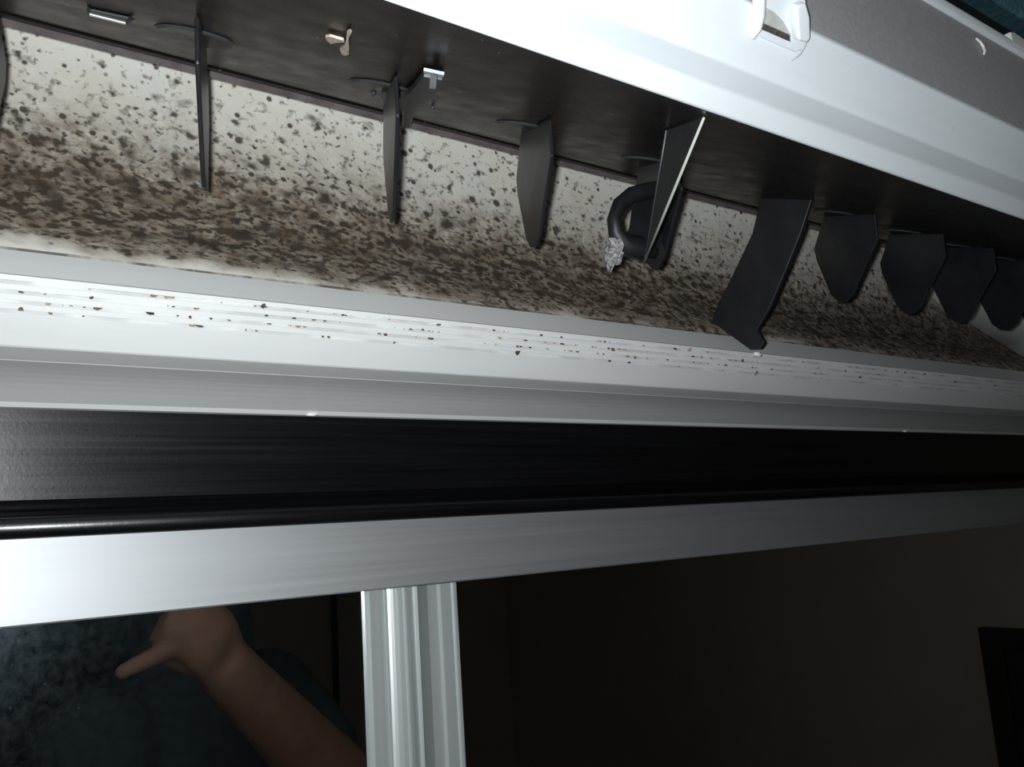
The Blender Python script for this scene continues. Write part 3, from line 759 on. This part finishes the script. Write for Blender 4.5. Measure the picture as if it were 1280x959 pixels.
# ================================================================== the person taking the picture (seen in the mirror)
def virt(px, y):
    """point at depth y behind the lens that the mirror shows at this pixel"""
    w = ray(*px); k = (2 * 0.354 - y) / w.y
    return Vector((k * w.x, y, k * w.z))
class Blob:
    def __init__(s): s.v = []; s.f = []
    def rings(s, spec, seg=14):
        """spec: list of (centre, axis_a, axis_b) ellipses; ends are capped"""
        b0 = len(s.v); n = len(spec)
        for c, a, b in spec:
            for k in range(seg):
                t = 2 * math.pi * k / seg
                s.v.append(tuple(c + a * math.cos(t) + b * math.sin(t)))
        for i in range(n - 1):
            for k in range(seg):
                s.f.append((b0 + i * seg + k, b0 + i * seg + (k + 1) % seg, b0 + (i + 1) * seg + (k + 1) % seg, b0 + (i + 1) * seg + k))
        s.f += [tuple(range(b0, b0 + seg)), tuple(range(b0 + (n - 1) * seg, b0 + n * seg))]
    def limb(s, pts, rad, flat=1.0, flatdir=None):
        """tapered tube through pts with round ends"""
        pts = [Vector(p) for p in pts]; spec = []; n = len(pts); prev = None
        dirs = [(pts[min(i + 1, n - 1)] - pts[max(i - 1, 0)]).normalized() for i in range(n)]
        rows = []
        for q in (0.95, 0.8, 0.45): rows.append((pts[0] - dirs[0] * rad[0] * q, rad[0] * math.sqrt(1 - q * q), dirs[0]))
        for p, r, d in zip(pts, rad, dirs): rows.append((p, r, d))
        for q in (0.45, 0.8, 0.95): rows.append((pts[-1] + dirs[-1] * rad[-1] * q, rad[-1] * math.sqrt(1 - q * q), dirs[-1]))
        for p, r, d in rows:
            if flatdir is not None: a = (Vector(flatdir) - d * Vector(flatdir).dot(d)).normalized()
            else: a = (prev - d * prev.dot(d)).normalized() if prev is not None else d.orthogonal().normalized()
            prev = a; spec.append((p, a * r * flat, d.cross(a) * r))
        s.rings(spec)
    def ball(s, c, r):
        c = Vector(c); spec = []
        for k in range(1, 10):
            t = math.pi * k / 10
            spec.append((c + Vector((0, 0, -math.cos(t) * r[2])), Vector((r[0] * math.sin(t), 0, 0)), Vector((0, r[1] * math.sin(t), 0))))
        s.rings(spec, 16)
    def build(s, name, voxel, mat, parent, smooth=4):
        me = bpy.data.meshes.new(name + '_raw'); me.from_pydata([up(v) for v in s.v], [], s.f)
        bm = bmesh.new(); bm.from_mesh(me); bmesh.ops.recalc_face_normals(bm, faces=bm.faces); bm.to_mesh(me); bm.free()
        o = bpy.data.objects.new(name, me); COL.objects.link(o)
        rm = o.modifiers.new('r', 'REMESH'); rm.mode = 'VOXEL'; rm.voxel_size = voxel
        sm_ = o.modifiers.new('s', 'SMOOTH'); sm_.iterations = smooth; sm_.factor = 0.5
        dg = bpy.context.evaluated_depsgraph_get()
        me2 = bpy.data.meshes.new_from_object(o.evaluated_get(dg)); me2.name = name
        o.modifiers.clear(); o.data = me2; bpy.data.meshes.remove(me)
        me2.materials.clear(); me2.materials.append(mat)
        for p in me2.polygons: p.use_smooth = True
        adopt(o, parent); return o

FEET = -1.535
px_, py_ = 0.362, -0.55                                      # where the person stands
TW = math.radians(-35)                                      # body turned a little
def bp(x, y, z): return Vector((px_ + x * math.cos(TW) - y * math.sin(TW), py_ + x * math.sin(TW) + y * math.cos(TW), z))
UX = Vector((math.cos(TW), math.sin(TW), 0)); UY = Vector((-math.sin(TW), math.cos(TW), 0))
person = tag(empty('person', bp(0, 0, FEET)), 'person in a dark teal top holding up a phone, seen in the mirror', 'person')
HB = -0.035
wr_r = virt((283, 835), -0.165 + HB); el_r = virt((452, 1010), -0.34); hand_r = virt((262, 795), -0.150 + HB)
sh_r = bp(0.168, 0.0, -0.215); sh_l = bp(-0.168, 0.0, -0.215)
torso = [(-0.80, 0.165, 0.115), (-0.70, 0.170, 0.118), (-0.58, 0.150, 0.105), (-0.45, 0.155, 0.105), (-0.33, 0.175, 0.112), (-0.24, 0.180, 0.100), (-0.19, 0.140, 0.080), (-0.155, 0.075, 0.062), (-0.06, 0.057, 0.057)]
def phone_pt(x, y, z): return ROT @ Vector((x, y, z))
wr_l = phone_pt(0.045, -0.135, 0.045); el_l = bp(-0.30, 0.13, -0.47)
def arm(bl, sh, el, wr, grow=0.0, upto=1.0):
    bl.limb([sh, sh.lerp(el, 0.35), sh.lerp(el, 0.8), el], [0.055 + grow, 0.050 + grow, 0.043 + grow, 0.041 + grow])
body = Blob()
body.rings([(bp(0, 0, z), UX * a, UY * b) for z, a, b in torso], 20)
hd = bp(0, 0.035, 0.055)
body.ball(hd, (0.074, 0.092, 0.108))                        # skull
body.ball(hd + UY * 0.045 + Vector((0, 0, -0.060)), (0.052, 0.045, 0.050))   # jaw
body.limb([hd + UY * 0.088 + Vector((0, 0, 0.012)), hd + UY * 0.104 + Vector((0, 0, -0.022))], [0.009, 0.014])   # nose
body.limb([hd + UY * 0.084 + UX * -0.02 + Vector((0, 0, -0.055)), hd + UY * 0.084 + UX * 0.02 + Vector((0, 0, -0.055))], [0.008, 0.008])   # lips
for sg in (-1, 1):
    body.ball(hd + UX * (sg * 0.076) + Vector((0, 0, -0.005)), (0.010, 0.020, 0.030))                          # ears
    body.limb([hd + UX * sg * 0.018 + UY * 0.084 + Vector((0, 0, 0.022)), hd + UX * sg * 0.045 + UY * 0.076 + Vector((0, 0, 0.020))], [0.008, 0.007])   # brows
arm(body, sh_r, el_r, wr_r); arm(body, sh_l, el_l, wr_l)
for el, wr in ((el_r, wr_r), (el_l, wr_l)):
    body.limb([el, el.lerp(wr, 0.25), el.lerp(wr, 0.6), wr], [0.042, 0.045, 0.037, 0.029])
for sg in (-1, 1):
    hip = bp(sg * 0.09, 0, -0.80); kn = bp(sg * 0.10, 0.02, -1.16); an = bp(sg * 0.10, -0.02, FEET + 0.075)
    body.limb([hip, hip.lerp(kn, 0.5), kn], [0.088, 0.075, 0.055]); body.limb([kn, kn.lerp(an, 0.35), an], [0.054, 0.055, 0.036])
    body.limb([bp(sg * 0.10, -0.05, FEET + 0.034), bp(sg * 0.105, 0.05, FEET + 0.034), bp(sg * 0.11, 0.13, FEET + 0.024)], [0.033, 0.035, 0.022], 1.25, UX)
# right hand: index finger stretched out to the left, the others half curled
def P2(px, y): return virt(px, y + HB)
body.limb([wr_r, wr_r.lerp(hand_r, 0.5), P2((262, 800), -0.152), P2((250, 786), -0.150)], [0.028, 0.032, 0.036, 0.034], 0.62, Vector((0.3, 1, 0.2)))
body.limb([P2((244, 797), -0.148), P2((212, 812), -0.143), P2((182, 826), -0.140), P2((153, 840), -0.138)], [0.0105, 0.0100, 0.0090, 0.0078])     # index
body.limb([P2((240, 785), -0.146), P2((208, 790), -0.140), P2((196, 798), -0.155), P2((210, 806), -0.168)], [0.0105, 0.0098, 0.009, 0.008])        # middle
body.limb([P2((243, 772), -0.146), P2((214, 772), -0.141), P2((204, 780), -0.156), P2((216, 788), -0.168)], [0.0100, 0.0094, 0.0086, 0.0078])      # ring
body.limb([P2((250, 760), -0.148), P2((226, 757), -0.143), P2((217, 764), -0.155), P2((226, 772), -0.166)], [0.0090, 0.0084, 0.0078, 0.007])       # little
body.limb([P2((276, 822), -0.158), P2((252, 830), -0.170), P2((232, 830), -0.180), P2((214, 826), -0.186)], [0.0140, 0.0120, 0.0105, 0.009])       # thumb
# left hand closed round the lower edge of the phone
pc = phone_pt(0.045, -0.085, 0.032)
body.limb([wr_l, wr_l.lerp(pc, 0.5), pc], [0.027, 0.030, 0.034], 0.62, ROT @ Vector((0, 0, 1)))
for i, fx in enumerate((0.010, 0.032, 0.054, 0.075)):
    L_ = (0.9, 1.0, 0.97, 0.8)[i]
    body.limb([phone_pt(fx * 0.8 + 0.010, -0.085, 0.026), phone_pt(fx, -0.070, 0.002), phone_pt(fx, -0.052 + 0.012 * L_, -0.006), phone_pt(fx, -0.052 + 0.026 * L_, -0.0055)], [0.010, 0.0092, 0.0086, 0.0075])
body.limb([phone_pt(0.075, -0.095, 0.040), phone_pt(0.092, -0.070, 0.036), phone_pt(0.086, -0.045, 0.028), phone_pt(0.078, -0.028, 0.026)], [0.014, 0.012, 0.0105, 0.009])
body.build('body', 0.0042, M['skin'], person, 5)
shirt = Blob()
shirt.rings([(bp(0, 0, z), UX * (a + 0.016), UY * (b + 0.016)) for z, a, b in torso[1:]] , 20)
shirt.limb([bp(0, 0, -0.16), bp(0, 0.0, -0.08)], [0.085, 0.078])
for sh, el in ((sh_r, el_r), (sh_l, el_l)):
    shirt.limb([sh, sh.lerp(el, 0.30), sh.lerp(el, 0.55)], [0.068, 0.066, 0.062])
shirt.build('shirt', 0.007, M['shirt'], person, 5)
tr = Blob()
tr.rings([(bp(0, 0, z), UX * (a + 0.012), UY * (b + 0.012)) for z, a, b in [(-0.84, 0.160, 0.112)] + torso[:2]], 20)
for sg in (-1, 1):
    hip = bp(sg * 0.09, 0, -0.80); kn = bp(sg * 0.10, 0.02, -1.16); an = bp(sg * 0.10, -0.02, FEET + 0.12)
    tr.limb([hip, hip.lerp(kn, 0.5), kn, kn.lerp(an, 0.4), an], [0.100, 0.088, 0.070, 0.068, 0.054])
tr.build('trousers', 0.008, M['trousers'], person, 4)
hr = Blob()
hr.ball(hd + Vector((0, 0, 0.022)) - UY * 0.016, (0.082, 0.094, 0.104)); hr.ball(hd - UY * 0.055 + Vector((0, 0, -0.02)), (0.070, 0.050, 0.085))
hr.build('hair', 0.006, M['hair'], person, 3)
for sg in (-1, 1):
    e_ = Blob(); e_.ball(hd + UX * sg * 0.030 + UY * 0.080 + Vector((0, 0, 0.006)), (0.010, 0.010, 0.008)); e_.build('eye', 0.003, M['white_bit'], person, 1)

# the phone, just behind the lens
ph = tag(empty('phone', phone_pt(0.045, -0.02, 0.010)), 'dark phone held up by the person', 'phone')
box('phone_body', phone_pt(0.045, -0.0185, 0.0105), (0.150, 0.074, 0.008), M['phone'], ph, 0.003, ROT)
for cx_, cy_ in ((0.0, 0.0), (0.0, -0.020)):
    disc('lens_ring', phone_pt(cx_, cy_, 0.0045), ROT @ Vector((1, 0, 0)), ROT @ Vector((0, -1, 0)), 0.0065, 0.0025, M['black'], ph)

# step stool under the person
stl = tag(empty('step_stool', bp(0, 0, FL)), 'steel step stool with a dark top under the standing person', 'stool')
box('stool_top', bp(0, 0.02, FEET - 0.0165), (0.42, 0.36, 0.030), M['dark_wood'], stl, 0.004, Matrix.Rotation(TW, 3, 'Z'))
for sx_ in (-1, 1):
    for sy_ in (-1, 1):
        tube('leg', [bp(sx_ * 0.17, 0.02 + sy_ * 0.14, FEET - 0.03), bp(sx_ * 0.21, 0.02 + sy_ * 0.19, FL)], 0.012, M['steel'], stl)
    tube('stretcher', [bp(sx_ * 0.196, 0.02 - 0.172, FL + 0.25), bp(sx_ * 0.196, 0.02 + 0.172, FL + 0.25)], 0.008, M['steel'], stl)
box('step', bp(0, 0.02, FL + 0.26), (0.40, 0.22, 0.022), M['dark_wood'], stl, 0.003, Matrix.Rotation(TW, 3, 'Z'))
